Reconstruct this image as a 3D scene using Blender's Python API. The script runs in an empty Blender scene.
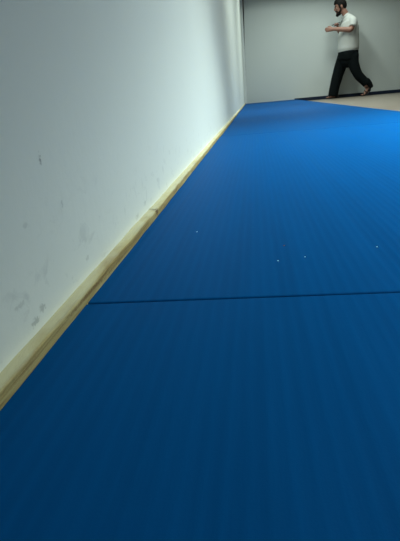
import bpy, bmesh, math, random
from mathutils import Vector, Matrix, noise

random.seed(7)
SC = bpy.context.scene
COL = SC.collection

# ------------------------------------------------------------------ camera
F_PX = 486.7
CR = Matrix(((0.99119354, -0.04534961, -0.12441374),
             (0.10195316, -0.33820999, 0.9355317),
             (-0.08450396, -0.93997735, -0.33060802)))   # columns: right, down, forward
CAM_Z = 0.209
cam_d = bpy.data.cameras.new('camera')
cam = bpy.data.objects.new('camera', cam_d)
COL.objects.link(cam)
r, d, f = CR.col[0], CR.col[1], CR.col[2]
M = Matrix((r, -d, -f)).transposed().to_4x4()
M.translation = (0, 0, CAM_Z)
cam.matrix_world = M
cam_d.sensor_fit = 'VERTICAL'
cam_d.sensor_height = 24
cam_d.sensor_width = 24
cam_d.lens = F_PX / 541 * 24
cam_d.clip_start = 0.01
SC.camera = cam


def at(px, py, y):
    """world point that the photo shows at pixel (px, py), at distance y along the room"""
    v = CR @ Vector((px - 200, py - 270.5, F_PX))
    return Vector((0, 0, CAM_Z)) + v * (y / v.y)


# ------------------------------------------------------------------ helpers
def link(name, bm, mat, parent=None, smooth=False):
    me = bpy.data.meshes.new(name)
    bmesh.ops.recalc_face_normals(bm, faces=bm.faces)
    bm.to_mesh(me)
    bm.free()
    o = bpy.data.objects.new(name, me)
    COL.objects.link(o)
    if mat:
        me.materials.append(getattr(mat, "m", mat))
    if smooth:
        for p in me.polygons:
            p.use_smooth = True
    if parent:
        o.parent = parent
    return o


def tag(o, label=None, cat=None, group=None, kind=None):
    for k, v in (('label', label), ('category', cat), ('group', group), ('kind', kind)):
        if v:
            o[k] = v
    return o


def box(bm, lo, hi, bevel=0, seg=2):
    c = [(a + b) / 2 for a, b in zip(lo, hi)]
    s = [b - a for a, b in zip(lo, hi)]
    m = Matrix.Translation(c) @ Matrix.Diagonal((*s, 1))
    g = bmesh.ops.create_cube(bm, size=1, matrix=m)
    if bevel:
        es = {e for v in g['verts'] for e in v.link_edges}
        bmesh.ops.bevel(bm, geom=list(es), offset=bevel, segments=seg, profile=0.5, affect='EDGES')


def loft(bm, pts, rad, seg=20, side=Vector((0, 1, 0)), caps=True, flat_end=False):
    """tube of elliptical rings: rad = (half size in the plane of the walk, half size across)"""
    pts = [Vector(p) for p in pts]
    n = len(pts)
    rings = []
    seq = []
    for i in range(n):
        t = (pts[min(i + 1, n - 1)] - pts[max(i - 1, 0)]).normalized()
        s = (side - t * side.dot(t)).normalized()
        nn = t.cross(s)
        a, b = rad[i] if isinstance(rad[i], tuple) else (rad[i], rad[i])
        seq.append((pts[i], t, s, nn, a, b))
    if caps:
        c, t, s, nn, a, b = seq[0]
        m = min(a, b)
        pre = [(c - t * m * math.sin(q) * .8, t, s, nn, a * math.cos(q), b * math.cos(q)) for q in (1.35, .9, .45)]
        c, t, s, nn, a, b = seq[-1]
        m = min(a, b)
        post = [(c + t * m * math.sin(q) * .8, t, s, nn, a * math.cos(q), b * math.cos(q)) for q in (.45, .9, 1.35)]
        seq = pre + seq + ([] if flat_end else post)
    for c, t, s, nn, a, b in seq:
        rings.append([bm.verts.new(c + nn * (a * math.cos(2 * math.pi * k / seg)) + s * (b * math.sin(2 * math.pi * k / seg))) for k in range(seg)])
    for i in range(len(rings) - 1):
        for k in range(seg):
            bm.faces.new((rings[i][k], rings[i][(k + 1) % seg], rings[i + 1][(k + 1) % seg], rings[i + 1][k]))
    bm.faces.new(rings[0])
    bm.faces.new(rings[-1])


def spline(keys, n=5):
    """smooth chain through (point, radius) keys"""
    P = [Vector(k[0]) for k in keys]
    Rr = [k[1] if isinstance(k[1], tuple) else (k[1], k[1]) for k in keys]
    op, orr = [], []
    for i in range(len(P) - 1):
        p0, p1, p2, p3 = P[max(i - 1, 0)], P[i], P[i + 1], P[min(i + 2, len(P) - 1)]
        for j in range(n):
            t = j / n
            op.append(.5 * ((2 * p1) + (p2 - p0) * t + (2 * p0 - 5 * p1 + 4 * p2 - p3) * t * t + (3 * p1 - p0 - 3 * p2 + p3) * t ** 3))
            w = t * t * (3 - 2 * t)
            orr.append(tuple(x * (1 - w) + y * w for x, y in zip(Rr[i], Rr[i + 1])))
    op.append(P[-1])
    orr.append(Rr[-1])
    return op, orr


def ellipsoid(bm, c, axes, rad, u=24, v=16):
    """axes = three unit vectors, rad = half sizes along them"""
    m = Matrix([a * q for a, q in zip(axes, rad)]).transposed().to_4x4()
    m.translation = c
    return bmesh.ops.create_uvsphere(bm, u_segments=u, v_segments=v, radius=1, matrix=m)['verts']


def fuse(o, voxel, smooth_it=4, fac=.5, adapt=0):
    """melt overlapping volumes into one continuous skin"""
    m = o.modifiers.new('Remesh', 'REMESH')
    m.mode = 'VOXEL'
    m.voxel_size = voxel
    m.use_smooth_shade = True
    s = o.modifiers.new('Smooth', 'SMOOTH')
    s.factor = fac
    s.iterations = smooth_it
    dg = bpy.context.evaluated_depsgraph_get()
    dg.update()
    me = bpy.data.meshes.new_from_object(o.evaluated_get(dg))
    mats = [x for x in o.data.materials]
    old = o.data
    o.modifiers.clear()
    o.data = me
    me.name = old.name
    bpy.data.meshes.remove(old)
    me.materials.clear()
    for x in mats:
        me.materials.append(x)
    for p in me.polygons:
        p.use_smooth = True
    return o


# ------------------------------------------------------------------ materials
class Mat:
    def __init__(s, name, color=(.5, .5, .5), rough=.6, spec=.5):
        s.m = bpy.data.materials.new(name)
        s.m.use_nodes = True
        s.nt = s.m.node_tree
        s.b = s.nt.nodes['Principled BSDF']
        s.b.inputs['Base Color'].default_value = (*color, 1)
        s.b.inputs['Roughness'].default_value = rough
        s.b.inputs['Specular IOR Level'].default_value = spec
        s.co = None

    def n(s, t, **kw):
        x = s.nt.nodes.new(t)
        for k, v in kw.items():
            setattr(x, k, v)
        return x

    def l(s, a, b):
        s.nt.links.new(a, b)

    def coords(s, scale=(1, 1, 1), loc=(0, 0, 0)):
        if not s.co:
            s.co = s.n('ShaderNodeTexCoord')
        mp = s.n('ShaderNodeMapping')
        mp.inputs['Scale'].default_value = scale
        mp.inputs['Location'].default_value = loc
        s.l(s.co.outputs['Object'], mp.inputs['Vector'])
        return mp.outputs['Vector']

    def noise(s, scale, vec=None, detail=4, rough=.5, dist=0):
        x = s.n('ShaderNodeTexNoise')
        x.inputs['Scale'].default_value = scale
        x.inputs['Detail'].default_value = detail
        x.inputs['Roughness'].default_value = rough
        x.inputs['Distortion'].default_value = dist
        s.l(vec if vec is not None else s.coords(), x.inputs['Vector'])
        return x.outputs['Fac']

    def ramp(s, fac, stops):
        x = s.n('ShaderNodeValToRGB')
        e = x.color_ramp.elements
        while len(e) < len(stops):
            e.new(.5)
        for q, (p, c) in zip(e, stops):
            q.position = p
            q.color = (*c, 1) if len(c) == 3 else c
        s.l(fac, x.inputs['Fac'])
        return x.outputs['Color']

    def mix(s, fac, a, b, mode='MIX'):
        x = s.n('ShaderNodeMix', data_type='RGBA', blend_type=mode)
        for v, i in ((fac, x.inputs[0]), (a, x.inputs[6]), (b, x.inputs[7])):
            if isinstance(v, (int, float)):
                i.default_value = v
            elif isinstance(v, tuple):
                i.default_value = (*v, 1)
            else:
                s.l(v, i)
        return x.outputs[2]

    def math(s, op, a, b=None, c=None):
        x = s.n('ShaderNodeMath', operation=op)
        for i, v in enumerate((a, b, c)):
            if v is None:
                continue
            if isinstance(v, (int, float)):
                x.inputs[i].default_value = v
            else:
                s.l(v, x.inputs[i])
        return x.outputs[0]

    def bump(s, h, strength=.3, dist=.01):
        x = s.n('ShaderNodeBump')
        x.inputs['Strength'].default_value = strength
        x.inputs['Distance'].default_value = dist
        s.l(h, x.inputs['Height'])
        s.l(x.outputs[0], s.b.inputs['Normal'])

    def color(s, c):
        s.l(c, s.b.inputs['Base Color'])

    def spot(s, c, rad, soft=.5):
        """1 inside a ragged ellipsoid spot round c with half sizes rad, 0 outside"""
        sc = tuple(1 / q for q in rad)
        v = s.coords(sc, tuple(-a * b for a, b in zip(c, sc)))
        ln = s.n('ShaderNodeVectorMath', operation='LENGTH')
        s.l(v, ln.inputs[0])
        return s.ramp(s.math('ADD', ln.outputs['Value'], s.math('MULTIPLY', s.math('SUBTRACT', s.noise(350, detail=3), .5), 2.2)),
                      [(soft, (1, 1, 1)), (1, (0, 0, 0))])


# painted wall with scuffs
WALL_C = (.76, .80, .745)
mw = Mat('painted_wall', WALL_C, .55, .3)
low = mw.noise(2.2, detail=3)
col = mw.mix(low, tuple(q * .96 for q in WALL_C), tuple(min(1, q * 1.04) for q in WALL_C))
sep = mw.n('ShaderNodeSeparateXYZ')
mw.l(mw.coords(), sep.inputs[0])
lowmask = mw.ramp(sep.outputs['Z'], [(.03, (1, 1, 1)), (.17, (0, 0, 0))])
sm = mw.ramp(mw.noise(38, mw.coords((1, 1, 1.3)), 6, .62, .6), [(.575, (0, 0, 0)), (.70, (1, 1, 1))])
smf = mw.math('MULTIPLY', mw.math('MULTIPLY', sm, lowmask), .38)
col = mw.mix(smf, col, (.30, .33, .33))
for (y, z, ry, rz, st) in ((0.376, 0.1747, .0016, .0035, 0.60), (0.3157, 0.063, .0055, .0022, 0.36), (0.3305, 0.0677, .004, .0028, 0.33),
                           (0.4037, 0.133, .0014, .0028, 0.23), (0.2986, 0.0832, .006, .002, 0.20), (0.3305, 0.133, .003, .0018, 0.16),
                           (0.4413, 0.071, .004, .002, 0.20), (0.6572, 0.0616, .008, .003, 0.23), (0.7136, 0.0691, .006, .003, 0.18)):
    col = mw.mix(mw.math('MULTIPLY', mw.spot((-.165, y, z), (.02, ry * 1.5, rz * 1.5)), st), col, (.13, .15, .14))
mw.color(col)
mw.bump(mw.noise(60, detail=5, rough=.6), .12, .004)

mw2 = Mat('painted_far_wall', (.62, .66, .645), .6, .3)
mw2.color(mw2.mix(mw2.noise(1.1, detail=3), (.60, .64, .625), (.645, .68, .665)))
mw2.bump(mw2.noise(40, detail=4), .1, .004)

mceil = Mat('ceiling_paint', (.36, .37, .36), .8, .2)
mceil.bump(mceil.noise(80), .1, .003)

mtrim = Mat('white_corner_paint', (.74, .77, .76), .5, .3)
mtrim.bump(mtrim.noise(60), .08, .003)

mnavy = Mat('navy_baseboard', (.004, .012, .035), .5, .4)
mnavy.bump(mnavy.noise(70), .1, .003)

# raw pine board
mb = Mat('raw_pine', (.4, .33, .17), .62, .35)
g1 = mb.noise(6, mb.coords((6, 1.1, 17)), 6, .6, 1.2)
g2 = mb.noise(14, mb.coords((5, .7, 26)), 5, .65, .8)
c = mb.ramp(g1, [(.30, (.19, .125, .04)), (.46, (.31, .245, .095)), (.62, (.39, .33, .145)), (.8, (.46, .40, .21))])
c = mb.mix(mb.ramp(g2, [(.56, (0, 0, 0)), (.66, (.75, .75, .75))]), c, (.19, .12, .045))
c = mb.mix(mb.math('MULTIPLY', mb.ramp(mb.noise(30, mb.coords((1, .6, 3)), 5, .6), [(.60, (0, 0, 0)), (.72, (1, 1, 1))]), .45), c, (.24, .20, .10))
knot = mb.spot((-.157, .735, .0515), (.02, .012, .008), .45)
c = mb.mix(mb.math('MULTIPLY', knot, .95), c, (.11, .06, .02))
c = mb.mix(mb.math('MULTIPLY', mb.spot((-.157, .40, .0490), (.02, .06, .0022), .3), .75), c, (.17, .10, .035))
c = mb.mix(mb.math('MULTIPLY', mb.spot((-.157, .50, .0465), (.02, .06, .0022), .3), .7), c, (.15, .09, .03))
c = mb.mix(mb.math('MULTIPLY', mb.spot((-.157, .275, .05), (.02, .035, .004), .2), .4), c, (.24, .16, .06))
sepb = mb.n('ShaderNodeSeparateXYZ')
mb.l(mb.coords(), sepb.inputs[0])
edge = mb.math('ADD', sepb.outputs['Z'], mb.math('MULTIPLY', mb.math('SUBTRACT', mb.noise(45, mb.coords((1, .5, 1)), 4), .5), .006))
pale_top = mb.n('ShaderNodeMapRange')
pale_top.inputs['From Min'].default_value, pale_top.inputs['From Max'].default_value = .0515, .0540
mb.l(edge, pale_top.inputs['Value'])
c = mb.mix(mb.math('MULTIPLY', pale_top.outputs[0], .7), c, (.43, .43, .31))  # board colour turns paler towards its top edge
mb.color(c)
mb.bump(mb.math('ADD', g1, g2), .35, .003)

# blue tatami vinyl
mm = Mat('blue_tatami_vinyl', (.004, .085, .29), .5, .012)
rib = mm.n('ShaderNodeTexWave', wave_type='BANDS', bands_direction='X', wave_profile='SIN')
rib.inputs['Scale'].default_value = 2 * math.pi / 20 / .0105
rib.inputs['Distortion'].default_value = .6
rib.inputs['Detail'].default_value = 2
rib.inputs['Detail Scale'].default_value = 1.5
mm.l(mm.coords((1, .06, 1)), rib.inputs['Vector'])
straw = mm.noise(60, mm.coords((4, .45, 1)), 3, .55)
streak = mm.noise(26, mm.coords((1.6, .08, 1)), 3, .6)
grain = mm.noise(900, detail=2)
h = mm.math('ADD', mm.math('MULTIPLY', rib.outputs['Fac'], .55), mm.math('ADD', mm.math('MULTIPLY', straw, .9), mm.math('MULTIPLY', grain, .25)))
mm.bump(h, .2, .0010)
MAT_A, MAT_B = (.0001, .0425, .150), (.0002, .0480, .168)
cc = mm.mix(mm.ramp(streak, [(.35, (0, 0, 0)), (.65, (1, 1, 1))]), MAT_A, MAT_B)
cc = mm.mix(mm.math('MULTIPLY', mm.math('POWER', rib.outputs['Fac'], 2.0), mm.math('MULTIPLY', straw, .45)), cc, (.0003, .060, .205))
mm.color(cc)
mm.l(mm.math('ADD', mm.math('MULTIPLY', streak, .10), .46), mm.b.inputs['Roughness'])

# laminate floor
mf = Mat('pale_laminate_floor', (.42, .33, .25), .4, .5)
br = mf.n('ShaderNodeTexBrick')
br.inputs['Scale'].default_value = 1
br.inputs['Brick Width'].default_value = 1.2
br.inputs['Row Height'].default_value = .19
br.inputs['Mortar Size'].default_value = .0025
br.inputs['Color1'].default_value = (.17, .145, .115, 1)
br.inputs['Color2'].default_value = (.145, .12, .095, 1)
br.inputs['Mortar'].default_value = (.16, .11, .08, 1)
mf.l(mf.coords(), br.inputs['Vector'])
gr = mf.noise(8, mf.coords((1, 12, 1)), 5, .6, .5)
mf.color(mf.mix(.35, br.outputs['Color'], mf.ramp(gr, [(.3, (.13, .10, .078)), (.7, (.21, .18, .148))])))
mf.bump(br.outputs['Fac'], -.2, .002)

mskin = Mat('skin', (.36, .19, .14), .5, .4)
mskin.color(mskin.mix(mskin.noise(18, detail=3), (.26, .125, .09), (.35, .18, .13)))
mhair = Mat('dark_hair', (.006, .005, .005), .7, .15)
hn = mhair.noise(60, mhair.coords((1, 1, .3)), 4, .6)
mhair.color(mhair.mix(hn, (.004, .0035, .003), (.009, .0075, .0065)))
mhair.bump(hn, .7, .006)
mshirt = Mat('white_cotton', (.66, .66, .63), .85, .2)
sn = mshirt.noise(9, mshirt.coords((1, 1, .8)), 4, .55, .6)
mshirt.color(mshirt.mix(mshirt.noise(300, detail=2), (.50, .51, .48), (.56, .565, .54)))
mshirt.bump(sn, .3, .02)
mtrou = Mat('black_trouser_cloth', (.005, .007, .008), .9, .08)
tn = mtrou.noise(10, mtrou.coords((1, 1, .6)), 4, .55, .5)
mtrou.color(mtrou.mix(mtrou.noise(250, detail=2), (.004, .006, .0065), (.0065, .009, .010)))
mtrou.bump(tn, .5, .03)
msand = Mat('dark_sandal_rubber', (.012, .011, .011), .6, .4)
msand.bump(msand.noise(120), .2, .002)
mphone = Mat('phone_case', (.02, .023, .025), .35, .5)
mphone.bump(mphone.noise(200), .03, .001)
mglass = Mat('phone_glass', (.01, .011, .013), .08, .5)
mglass.bump(mglass.noise(5), .005, .001)
meye = Mat('eye_white', (.7, .68, .65), .25, .5)
meye.color(meye.mix(meye.noise(40), (.42, .40, .37), (.48, .46, .43)))
miris = Mat('dark_iris', (.03, .018, .01), .2, .5)
miris.color(miris.mix(miris.noise(200), (.025, .015, .008), (.04, .025, .014)))
mlip = Mat('lips', (.30, .12, .10), .45, .4)
mlip.color(mlip.mix(mlip.noise(80), (.28, .11, .09), (.33, .14, .115)))
mlint = Mat('white_lint', (.8, .82, .8), .9, .1)
mlint.color(mlint.mix(mlint.noise(600), (.74, .77, .76), (.86, .88, .87)))
mcrumb = Mat('reddish_crumb', (.25, .09, .10), .9, .1)
mcrumb.color(mcrumb.mix(mcrumb.noise(600), (.20, .08, .10), (.30, .12, .12)))

# ------------------------------------------------------------------ room shell
WX = -.169            # face of the left wall
FY = 10.69            # face of the far wall
RX, BY, H = 5.6, -3.0, 2.75

bm = bmesh.new(); box(bm, (WX - .2, BY - .2, -.15), (RX + .2, FY + .6, 0))
tag(link('floor', bm, mf), kind='structure')
bm = bmesh.new(); box(bm, (WX - .2, BY - .2, H), (RX + .2, FY + .6, H + .15))
tag(link('ceiling', bm, mceil), kind='structure')
bm = bmesh.new(); box(bm, (WX - .2, BY - .2, 0), (WX, FY + .6, H))
tag(link('wall_left', bm, mw), kind='structure')
bm = bmesh.new(); box(bm, (RX, BY - .2, 0), (RX + .2, FY + .6, H))
tag(link('wall_right', bm, mw2), kind='structure')
bm = bmesh.new(); box(bm, (WX, BY - .2, 0), (RX, BY, H))
tag(link('wall_back', bm, mceil), kind='structure')

# far wall: a panel whose left edge leaves a thin open gap that widens upwards
GX = WX + .045
outline = [(GX - .006, 0), (RX, 0), (RX, H), (GX + .044, H), (GX + .024, 1.75), (GX + .001, 1.1)]
bm = bmesh.new()
fr = [bm.verts.new((x, FY, z)) for x, z in outline]
bk = [bm.verts.new((x, FY + .12, z)) for x, z in outline]
bm.faces.new(fr); bm.faces.new(bk[::-1])
for i in range(len(fr)):
    j = (i + 1) % len(fr)
    bm.faces.new((fr[i], bk[i], bk[j], fr[j]))
tag(link('wall_far', bm, mw2), kind='structure')

# white corner post at the end of the left wall
bm = bmesh.new(); box(bm, (WX, FY - .05, .0), (GX - .004, FY + .02, H), .004)
tag(link('trim_1', bm, mtrim), kind='structure')
# unseen beam, added to shade the top of the far wall
bm = bmesh.new(); box(bm, (WX, FY - .42, 2.075), (RX, FY - .12, H), .01)
tag(link('shade_beam', bm, mceil), kind='structure')

# dark baseboard on the bare part of the far wall
bm = bmesh.new(); box(bm, (.835, FY - .014, 0), (RX, FY, .062), .003)
tag(link('baseboard_far', bm, mnavy), kind='structure')


# rough pine board along the left wall, in two lengths that butt at the knot
def board_face(y):
    return -.1560 - .0082 * math.exp(-((max(y, -.3) + .3) / .62) ** 2)


def board(y0, y1, seed, step=.02):
    bm = bmesh.new()
    prof_prev = None
    y = y0
    ys = []
    while y < y1 - 1e-6:
        ys.append(y)
        y += step if y < 3 else step * 6
    ys.append(y1)
    for y in ys:
        e = .0012 * noise.noise(Vector((seed, y * 9, 0))) + .0008 * noise.noise(Vector((seed, y * 31, 4)))
        g = .0010 * noise.noise(Vector((seed + 9, y * 14, 0)))
        xf = board_face(y) + g
        zt = .0540 + e
        prof = [(WX, 0), (xf, 0), (xf, .040), (xf, .046), (xf - .0005, zt - .0025), (xf - .0016, zt - .0006), (WX + .002, zt + .0003), (WX, zt + .0006)]
        vs = [bm.verts.new((x, y, z)) for x, z in prof]
        if prof_prev:
            for k in range(len(vs)):
                q = (k + 1) % len(vs)
                bm.faces.new((prof_prev[k], prof_prev[q], vs[q], vs[k]))
        else:
            bm.faces.new(vs)
        prof_prev = vs
    bm.faces.new(prof_prev)
    return bm


tag(link('baseboard_left', board(BY, .7345, 2.3), mb), kind='structure')
tag(link('baseboard_left', board(.7355, FY - .052, 7.7), mb), kind='structure')

# ------------------------------------------------------------------ mats
MT = .0426
labels = ['nearest blue tatami mat filling the foreground in front of the sharp dark seam',
          'second blue tatami mat with lint specks, just beyond the sharp near seam',
          'third blue tatami mat, beyond the faint far seam',
          'fourth blue tatami mat, second from the far wall',
          'last blue tatami mat, its end touching the far wall']
edges = [-1.56, .395, 2.285, 5.05, 7.85, FY - .003]
gap = (.0006, .0006, .0026, .0003, .0003, .0)
for i in range(5):
    y0, y1 = edges[i] + gap[i], edges[i + 1] - gap[i + 1]
    bm = bmesh.new()
    box(bm, (0, 0, .0004), (1.016, y1 - y0, MT), (.0024, .0024, .0036, .0016, .0016)[i], 3)
    o = link('tatami_mat', bm, mm)
    o.location = ((-.1645, -.1606, -.1558, -.1558, -.1558)[i], y0, 0)
    o.rotation_euler = (0, 0, (-.0016, -.0022, 0, 0, 0)[i])
    for p in o.data.polygons:
        p.use_smooth = p.area < .05
    tag(o, labels[i], 'mat', 'blue tatami mats laid end to end along the wall')


# lint on the second mat
def speck(name, x, y, s, mat, label, cat, group, seed):
    bm = bmesh.new()
    bmesh.ops.create_icosphere(bm, subdivisions=3, radius=1)
    for v in bm.verts:
        v.co *= 1 + .45 * noise.noise(v.co * 1.6 + Vector((seed, 0, 0)))
        v.co = Vector((v.co.x * s, v.co.y * s * .8, v.co.z * s * .45))
    zmin = min(v.co.z for v in bm.verts)
    o = link(name, bm, mat, smooth=True)
    o.location = (x, y, MT - zmin - .0001)
    o.rotation_euler = (0, 0, seed)
    return tag(o, label, cat, group)


G = 'tiny bits of lint on the second mat'
for k, (px, py, s, m, lab) in enumerate((
        (197, 232, .00085, mlint, 'brightest white lint speck on the blue mat, nearest the left wall'),
        (278, 261, .0008, mlint, 'pale lint speck just beyond the near seam, closest of all to it'),
        (305, 257, .0007, mlint, 'faint pale lint speck just right of the one closest to the near seam'),
        (377, 247, .0008, mlint, 'pale lint speck on the mat furthest right from the wall'),
        (284, 246, .0011, mcrumb, 'dull reddish crumb on the blue mat behind the pale specks'))):
    v = CR @ Vector((px - 200, py - 270.5, F_PX))
    v = v * ((MT - CAM_Z) / v.z)
    speck('lint_speck' if k < 4 else 'crumb', v.x, v.y, s, m, lab, 'lint' if k < 4 else 'crumb', G if k < 4 else None, k * 1.7 + .4)

# ------------------------------------------------------------------ the walking man
PY = 10.36


def q(px, py, dy=0.0):
    p = at(px, py, PY)
    return Vector((p.x, PY + dy, p.z))


X0 = q(346, 97).x
man = bpy.data.objects.new('person', None)
COL.objects.link(man)
man.location = (X0, PY, 0)
tag(man, 'bearded man in white t-shirt and dark trousers walking left by the far wall', 'person')
bpy.context.view_layer.update()


def mpart(name, bm, mat, parent=man, smooth=True):
    """part built in world coordinates, stored relative to the man's base"""
    bmesh.ops.translate(bm, vec=-Vector(man.location), verts=bm.verts)
    return link(name, bm, mat, parent, smooth)


# head frame
tilt = math.radians(14)
HF = Vector((-math.cos(tilt), 0, -math.sin(tilt)))       # where the face looks
HU = Vector((-math.sin(tilt), 0, math.cos(tilt)))
HS = Vector((0, 1, 0))
HC = q(340.2, 6.6)


def hp(fw, s, u):
    return HC + HF * fw + HS * s + HU * u


bm = bmesh.new()
# skull, face, jaw, nose, ears
ellipsoid(bm, hp(-.008, 0, .018), (HF, HS, HU), (.102, .078, .105))
ellipsoid(bm, hp(.022, 0, -.045), (HF, HS, HU), (.072, .064, .082))
ellipsoid(bm, hp(.052, 0, -.098), (HF, HS, HU), (.036, .040, .026))
loft(bm, *spline([(hp(.088, 0, .022), (.010, .011)), (hp(.104, 0, -.008), (.012, .013)), (hp(.110, 0, -.026), (.013, .018)), (hp(.094, 0, -.036), (.009, .014))], 3), seg=12)
for s in (-1, 1):
    ellipsoid(bm, hp(-.012, s * .079, -.012), (HF, HS, HU), (.018, .009, .030), 12, 8)
    ellipsoid(bm, hp(.078, s * .034, .018), (HF, HS, HU), (.014, .022, .008), 12, 8)   # brow ridge
    ellipsoid(bm, hp(.060, s * .042, -.022), (HF, HS, HU), (.024, .018, .016), 12, 8)  # cheek
# neck and trunk
loft(bm, *spline([(hp(-.028, 0, -.04), .056), (q(345.4, 14), .058), (q(347.4, 18), (.066, .075)), (q(348.8, 22), (.092, .150)), (q(349.0, 30), (.135, .170)),
                  (q(348.8, 40), (.158, .175)), (q(348.6, 48), (.155, .175)), (q(348.3, 55), (.145, .170)), (q(348, 60), (.12, .15))], 4), seg=28)
# near (left) arm, forearm level in front
NW = q(332.4, 30.0, -.15)
loft(bm, *spline([(q(351, 21.4, -.165), .046), (q(351.0, 24, -.200), .050), (q(348.6, 30.8, -.225), .045), (q(344.4, 31, -.215), .046), (q(338.5, 30.5, -.182), .040), (NW, (.030, .024))], 4), seg=16)
# far (right) arm, folded across to the chest
FW = q(338.4, 27.0, .07)
loft(bm, *spline([(q(347.5, 21.4, .165), .046), (q(345, 24, .208), .050), (q(342.2, 29.6, .235), .045), (q(340.6, 28.8, .17), .044), (FW, (.027, .030))], 4), seg=16)
# near hand: thumb side up, fingers slightly curled towards the middle
loft(bm, *spline([(NW, (.030, .024)), (NW + Vector((-.035, .004, -.002)), (.036, .020)), (NW + Vector((-.085, .006, .0)), (.041, .015))], 4), seg=16)
KN = NW + Vector((-.085, .006, 0))
for k, (dz, L) in enumerate(((.031, .072), (.0105, .080), (-.0105, .074), (-.031, .058))):
    p0 = KN + Vector((.012, 0, dz))
    p1 = KN + Vector((-.45 * L, .006, dz * 1.04 + .001))
    p2 = KN + Vector((-.74 * L, .026, dz * 1.02))
    p3 = KN + Vector((-.80 * L, .050, dz * .98))
    loft(bm, *spline([(p0, .0095), (p1, .0088), (p2, .0082), (p3, .0070)], 3), seg=10)
loft(bm, *spline([(NW + Vector((-.030, .008, .022)), .013), (NW + Vector((-.062, .028, .050)), .0115), (NW + Vector((-.098, .040, .057)), .0088)], 3), seg=10)
# far hand: palm up under the phone
PA = q(332.6, 25.0, .03); PB = q(339.8, 22.2, .03)     # long axis of the phone
PL = (PB - PA).normalized(); PC = (PA + PB) / 2
PN = PL.cross(Vector((0, 1, 0))).normalized()
if PN.z < 0:
    PN = -PN
hb = PC - PN * .026 + PL * .02
loft(bm, *spline([(FW, (.027, .030)), ((FW + hb) / 2 + Vector((0, .012, 0)) - PN * .006, (.021, .030)), (hb - PN * .014, (.016, .028))], 4), seg=16)
loft(bm, [hb + PL * .036, hb + PL * .01, hb - PL * .02, hb - PL * .048], [(.010, .030), (.012, .036), (.012, .036), (.010, .032)], seg=16)
for k, (o_, L) in enumerate(((-.050, .066), (-.029, .074), (-.008, .070), (.013, .058))):
    b0 = hb + PL * o_ + Vector((0, .03, 0))
    t1 = hb + PL * (o_ - .004) + Vector((0, -.024, 0))
    t2 = PC + PL * (o_ + .016) + Vector((0, -.0510, 0)) - PN * .013
    t3 = PC + PL * (o_ + .015) + Vector((0, -.0490, 0)) + PN * (.004 + .08 * (L - .058))
    loft(bm, *spline([(b0, .0095), (t1, .0090), (t2, .0080), (t3, .0070)], 3), seg=10)
loft(bm, *spline([(hb + PL * .03 + Vector((0, .028, -.003)), .012), (PC + PL * .02 + Vector((0, .052, .0)) - PN * .004, .0105), (PC + PL * -.004 + Vector((0, .047, 0)) + PN * .016, .0085)], 3), seg=10)
# legs: right leg in front planted, left leg trailing on its toes
FH, FK, FA = q(345, 57, .09), q(339.0, 76, .10), q(335.0, 93.6, .10)
TH, TK, TA = q(350.4, 58, -.09), q(355.6, 73.0, -.10), q(365.2, 86.2, -.10)
loft(bm, *spline([(FH, .080), (FH.lerp(FK, .5), .066), (FK, .058), (FK.lerp(FA, .4), .056), (FA, .040)], 4), seg=18)
loft(bm, *spline([(TH, .080), (TH.lerp(TK, .5), .066), (TK, .058), (TK.lerp(TA, .4), .056), (TA, .040)], 4), seg=18)
SOLE = .014


def foot(bm, ank, heel, ball, toe, side):
    """foot along heel > ball > toe, five toes at the end"""
    loft(bm, *spline([(ank + Vector((0, 0, .03)), .040), (ank, .042), (heel.lerp(ank, .45), (.042, .036))], 3), seg=16)
    mid = heel.lerp(ball, .5) + (ank - heel.lerp(ball, .5)) * .18
    loft(bm, *spline([(heel, (.030, .031)), (mid, (.036, .034)), (ball, (.020, .045)), (ball.lerp(toe, .4), (.015, .044))], 4), seg=18)
    ax = (toe - ball).normalized()
    for k in range(5):
        w = (-.036 + .018 * k) * side
        r_ = .0135 if k == 0 else .0098
        L = (toe - ball).length * (1.0 - .09 * k)
        st = ball + Vector((0, w, 0))
        loft(bm, [st, st + ax * L * .5, st + ax * (L - r_ * .6)], [r_, r_, r_ * .9], seg=10)


fx = lambda px: q(px, 97).x
# front foot flat on the floor
fheel = Vector((fx(338.2), PY + .10, .032 + SOLE)); fball = Vector((fx(330.6), PY + .10, .020 + SOLE)); ftoe = Vector((fx(326.6), PY + .10, .013 + SOLE))
foot(bm, FA, fheel, fball, ftoe, 1)
# trailing foot up on its toes
theel = q(368.2, 89.0, -.10); tball = q(362.8, 94.4, -.10); ttoe = Vector((fx(360.0), PY - .10, .013 + SOLE))
foot(bm, TA, theel, tball, ttoe, -1)
body = mpart('body', bm, mskin)
fuse(body, .0058, 3, .5)

# eyes, brows, lips
for s in (-1, 1):
    bm = bmesh.new(); ellipsoid(bm, hp(.0765, s * .032, .000), (HF, HS, HU), (.0115, .0125, .0095), 16, 12)
    e = mpart('eye', bm, meye)
    bm = bmesh.new(); ellipsoid(bm, hp(.0755, s * .032, .0055), (HF, HS, HU), (.0135, .0145, .0075), 16, 12)
    mpart('eyelid', bm, mskin, e)
    bm = bmesh.new(); ellipsoid(bm, hp(.0865, s * .032, -.003), (HF, HS, HU), (.0022, .0062, .0062), 12, 8)
    mpart('iris', bm, miris, e)
    bm = bmesh.new(); loft(bm, *spline([(hp(.094, s * .014, .019), .0045), (hp(.092, s * .034, .025), .0055), (hp(.074, s * .054, .020), .0035)], 4), seg=8)
    mpart('eyebrow', bm, mhair)
bm = bmesh.new()
loft(bm, *spline([(hp(.082, -.024, -.066), .004), (hp(.096, 0, -.063), .006), (hp(.082, .024, -.066), .004)], 5), seg=8)
loft(bm, *spline([(hp(.080, -.022, -.070), .004), (hp(.094, 0, -.073), .007), (hp(.080, .022, -.070), .004)], 5), seg=8)
mpart('lips', bm, mlip)

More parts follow.
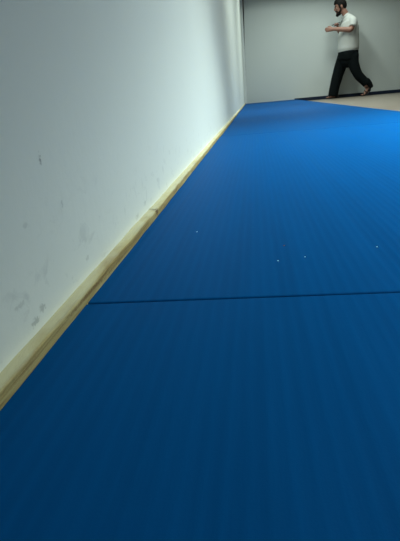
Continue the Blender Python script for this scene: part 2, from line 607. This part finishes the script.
# hair: cropped back and sides, fuller and swept forward on top
bm = bmesh.new()
ellipsoid(bm, hp(-.012, 0, .022), (HF, HS, HU), (.112, .086, .118), 96, 72)
HAIRLINE = ((-.14, -.078), (-.058, -.074), (-.042, -.045), (-.030, .012), (-.006, .026), (.006, .010), (.014, -.030), (.028, -.032), (.038, .012), (.050, .046), (.068, .062), (.12, .066))
kill = []
for fc in bm.faces:
    cpt = fc.calc_center_median() - HC
    a, u = cpt.dot(HF), cpt.dot(HU)
    for (a0, u0), (a1, u1) in zip(HAIRLINE, HAIRLINE[1:]):
        if a0 <= a <= a1:
            t = (a - a0) / (a1 - a0)
            if u < u0 + (u1 - u0) * t * t * (3 - 2 * t):
                kill.append(fc)
            break
bmesh.ops.delete(bm, geom=kill, context='FACES')
for v in bm.verts:
    w = v.co - HC
    a, u = w.dot(HF), w.dot(HU)
    n_ = noise.noise(v.co * 55)
    up_ = max(0, min(1, (u - .05) / .06))
    v.co += w.normalized() * (.004 * n_ + .012 * up_ * max(0, .4 + a * 8)) + HF * (.010 * up_)
res = bmesh.ops.extrude_face_region(bm, geom=list(bm.faces))
for v in [g for g in res['geom'] if isinstance(g, bmesh.types.BMVert)]:
    v.co -= (v.co - hp(-.012, 0, .02)).normalized() * .022
mpart('hair', bm, mhair)

# beard: jaw, chin and moustache
bm = bmesh.new()
loft(bm, *spline([(hp(.004, -.074, -.022), (.014, .008)), (hp(.020, -.068, -.062), (.022, .014)), (hp(.054, -.044, -.104), (.028, .020)), (hp(.078, 0, -.122), (.034, .030)),
                  (hp(.054, .044, -.104), (.028, .020)), (hp(.020, .068, -.062), (.022, .014)), (hp(.004, .074, -.022), (.014, .008))], 5), seg=14, side=HU)
loft(bm, *spline([(hp(.072, -.040, -.078), .012), (hp(.084, -.026, -.056), .011), (hp(.100, 0, -.048), .009), (hp(.084, .026, -.056), .011), (hp(.072, .040, -.078), .012)], 5), seg=12)
loft(bm, [hp(.080, 0, -.090), hp(.084, 0, -.112), hp(.076, 0, -.140)], [(.016, .024), (.026, .036), (.016, .022)], seg=16)
ellipsoid(bm, hp(.050, 0, -.112), (HF, HS, HU), (.045, .048, .030))
beard = mpart('beard', bm, mhair)
fuse(beard, .005, 3, .5)

# t-shirt: trunk with a hem, loose short sleeves, ribbed collar
bm = bmesh.new()
loft(bm, *spline([(q(346.4, 15.6), (.066, .076)), (q(347.6, 18.2), (.100, .150)), (q(348.9, 22), (.146, .205)), (q(349.2, 29), (.172, .212)), (q(348.5, 38), (.192, .205)),
                  (q(348.4, 44), (.196, .205)), (q(348.2, 48.9), (.200, .206))], 4), seg=32)
loft(bm, *spline([(q(350.0, 19.6, -.12), .060), (q(351.3, 22.4, -.192), .069), (q(350.3, 27.8, -.226), .068)], 4), seg=18, flat_end=True)
loft(bm, *spline([(q(347.2, 19.6, .12), .060), (q(344.8, 23, .196), .069), (q(342.8, 27.2, .230), .067)], 4), seg=18, flat_end=True)
shirt = mpart('t_shirt', bm, mshirt)
fuse(shirt, .009, 6, .5)
bm = bmesh.new()
cc_ = [q(346.0, 15.9) + Vector((.070 * math.cos(t) * 1.0 - .006, .076 * math.sin(t), .030 * math.cos(t))) for t in [2 * math.pi * k / 28 for k in range(29)]]
loft(bm, cc_, [.007] * 29, seg=8, side=Vector((0, 0, 1)), caps=False)
mpart('collar', bm, mshirt, shirt)

# trousers: seat and two loose legs
bm = bmesh.new()
loft(bm, *spline([(q(348.3, 48.4), (.186, .192)), (q(348.2, 54), (.188, .198)), (q(348.2, 59), (.172, .192)), (q(347.8, 61.5), (.14, .16))], 4), seg=30)
loft(bm, *spline([(q(344.8, 56, .095), (.120, .095)), (q(341.4, 66, .10), (.114, .100)), (q(338.0, 77, .10), (.104, .095)), (q(335.2, 88, .10), (.096, .088)), (q(333.6, 96.2, .10), (.094, .084))], 4), seg=20, flat_end=True)
loft(bm, *spline([(q(351.2, 56, -.095), (.125, .095)), (q(352.8, 65, -.10), (.100, .098)), (q(356.8, 74.5, -.10), (.086, .090)), (q(362.2, 80.4, -.10), (.081, .084)), (q(365.4, 83.8, -.10), (.078, .082))], 4), seg=20, flat_end=True)
loft(bm, [q(365.6, 81.2, -.10), q(368.0, 84.0, -.10), q(370.4, 87.6, -.10)], [(.064, .080), (.056, .078), (.038, .072)], seg=18, flat_end=True)
tr = mpart('trousers', bm, mtrou)
fuse(tr, .009, 4, .5)

# sandals: sole, toe strap, instep strap and heel strap
def sandal(heel, ball, toe, ank):
    bm = bmesh.new()
    ups = []
    n_ = (ank - heel.lerp(ball, .5))
    keys = [(heel, .032, .031), (heel.lerp(ball, .5), .040, .036), (ball, .026, .050), (toe + (toe - ball).normalized() * .008, .020, .036)]
    pts, rad = [], []
    for p, down, w in keys:
        pts.append(p)
        rad.append((.007, w))
    base = []
    for i, (p, down, w) in enumerate(keys):
        t = (keys[min(i + 1, 3)][0] - keys[max(i - 1, 0)][0]).normalized()
        nn = t.cross(Vector((0, 1, 0))).normalized()
        if nn.z > 0:
            nn = -nn
        base.append((p + nn * down, (.007, w)))
    P_, R_ = spline(base, 5)
    P_ = [Vector((p.x, p.y, max(p.z, .0068))) for p in P_]
    loft(bm, P_, R_, seg=18)
    for c, t, a, b, w in ((ball.lerp(toe, .25), (toe - ball).normalized(), .026, .050, .010), (heel.lerp(ball, .62), (ball - heel).normalized(), .046, .043, .010)):
        nn = Vector((0, 1, 0)).cross(t).normalized()
        if nn.z < 0:
            nn = -nn
        arc = [c + Vector((0, 1, 0)) * (b * math.cos(k * math.pi / 12)) + nn * (a * math.sin(k * math.pi / 12)) for k in range(13)]
        loft(bm, arc, [(.003, w)] * 13, seg=8, side=t)
    cup = [heel + (heel - ball).normalized() * .012, heel.lerp(ball, .12), heel.lerp(ball, .34)]
    loft(bm, cup, [(.028, .034), (.034, .037), (.026, .037)], seg=16, flat_end=True)
    ring = [ank + (heel - ank) * .35 + Vector((.047 * math.cos(k * math.pi / 10), .043 * math.sin(k * math.pi / 10), 0)) for k in range(21)]
    loft(bm, ring, [(.003, .010)] * 21, seg=8, side=Vector((0, 0, 1)), caps=False)
    return bm


mpart('sandal', sandal(fheel, fball, ftoe, FA), msand)
mpart('sandal', sandal(theel, tball, ttoe, TA), msand)

# phone in his far hand
bm = bmesh.new()
box(bm, (-.075, -.037, -.0045), (.075, .037, .0045), .004, 3)
ph = link('phone', bm, mphone, smooth=True)
PM = Matrix((PL, Vector((0, 1, 0)), PL.cross(Vector((0, 1, 0))))).transposed()
if (PM @ Vector((0, 0, 1))).z < 0:
    PM = Matrix((-PL, Vector((0, 1, 0)), (-PL).cross(Vector((0, 1, 0))))).transposed()
ph.matrix_world = Matrix.Translation(PC) @ PM.to_4x4()
tag(ph, "dark phone held in front of the walking man's chest", 'phone')
bm = bmesh.new(); box(bm, (-.069, -.0335, .0044), (.069, .0335, .0051))
link('screen', bm, mglass, ph)


# ------------------------------------------------------------------ light
def area(name, loc, size, power, color=(1, 1, 1), rot=(0, 0, 0), spread=180):
    l_ = bpy.data.lights.new(name, 'AREA')
    l_.shape = 'RECTANGLE'
    l_.size, l_.size_y = size
    l_.energy = power
    l_.color = color
    l_.spread = math.radians(spread)
    o = bpy.data.objects.new(name, l_)
    o.location = loc
    o.rotation_euler = rot
    COL.objects.link(o)
    return o


TUBE = (.865, 1.0, .92)
area('ceiling_tube_and_fill', (2.4, .9, H - .02), (.3, .6), 98, TUBE, spread=94)
area('ceiling_tube_and_fill', (2.0, 1.7, H - .02), (.3, .6), 180, TUBE, spread=94)
area('ceiling_tube_and_fill', (1.8, 2.4, H - .02), (.3, .6), 50, TUBE, spread=94)
area('ceiling_tube_and_fill', (1.0, 6.3, H - .02), (.3, 5), 74, TUBE, spread=100)
area('ceiling_tube_and_fill', (.8, 8.9, H - .02), (.3, 1.2), 34, TUBE, spread=140)
area('ceiling_tube_and_fill', (1.8, 9.6, H - .02), (.3, .6), 12, TUBE, spread=120)

area('ceiling_tube_and_fill', (.15, 1.9, H - .02), (.1, .6), 7, TUBE, spread=70)  # added fill, no fixture: brightens the mid-left of the mats
area('ceiling_tube_and_fill', (.25, 4.9, H - .02), (.1, 2.0), 14, TUBE, spread=70)  # second added fill without a fixture, lifts the far mats

w = bpy.data.worlds.new('world')
SC.world = w
w.use_nodes = True
w.node_tree.nodes['Background'].inputs[0].default_value = (.5, .55, .55, 1)
w.node_tree.nodes['Background'].inputs[1].default_value = .05

SC.view_settings.view_transform = 'Standard'
SC.view_settings.look = 'None'
SC.view_settings.gamma = 1
SC.view_settings.exposure = 0
SC.view_settings.use_curve_mapping = False
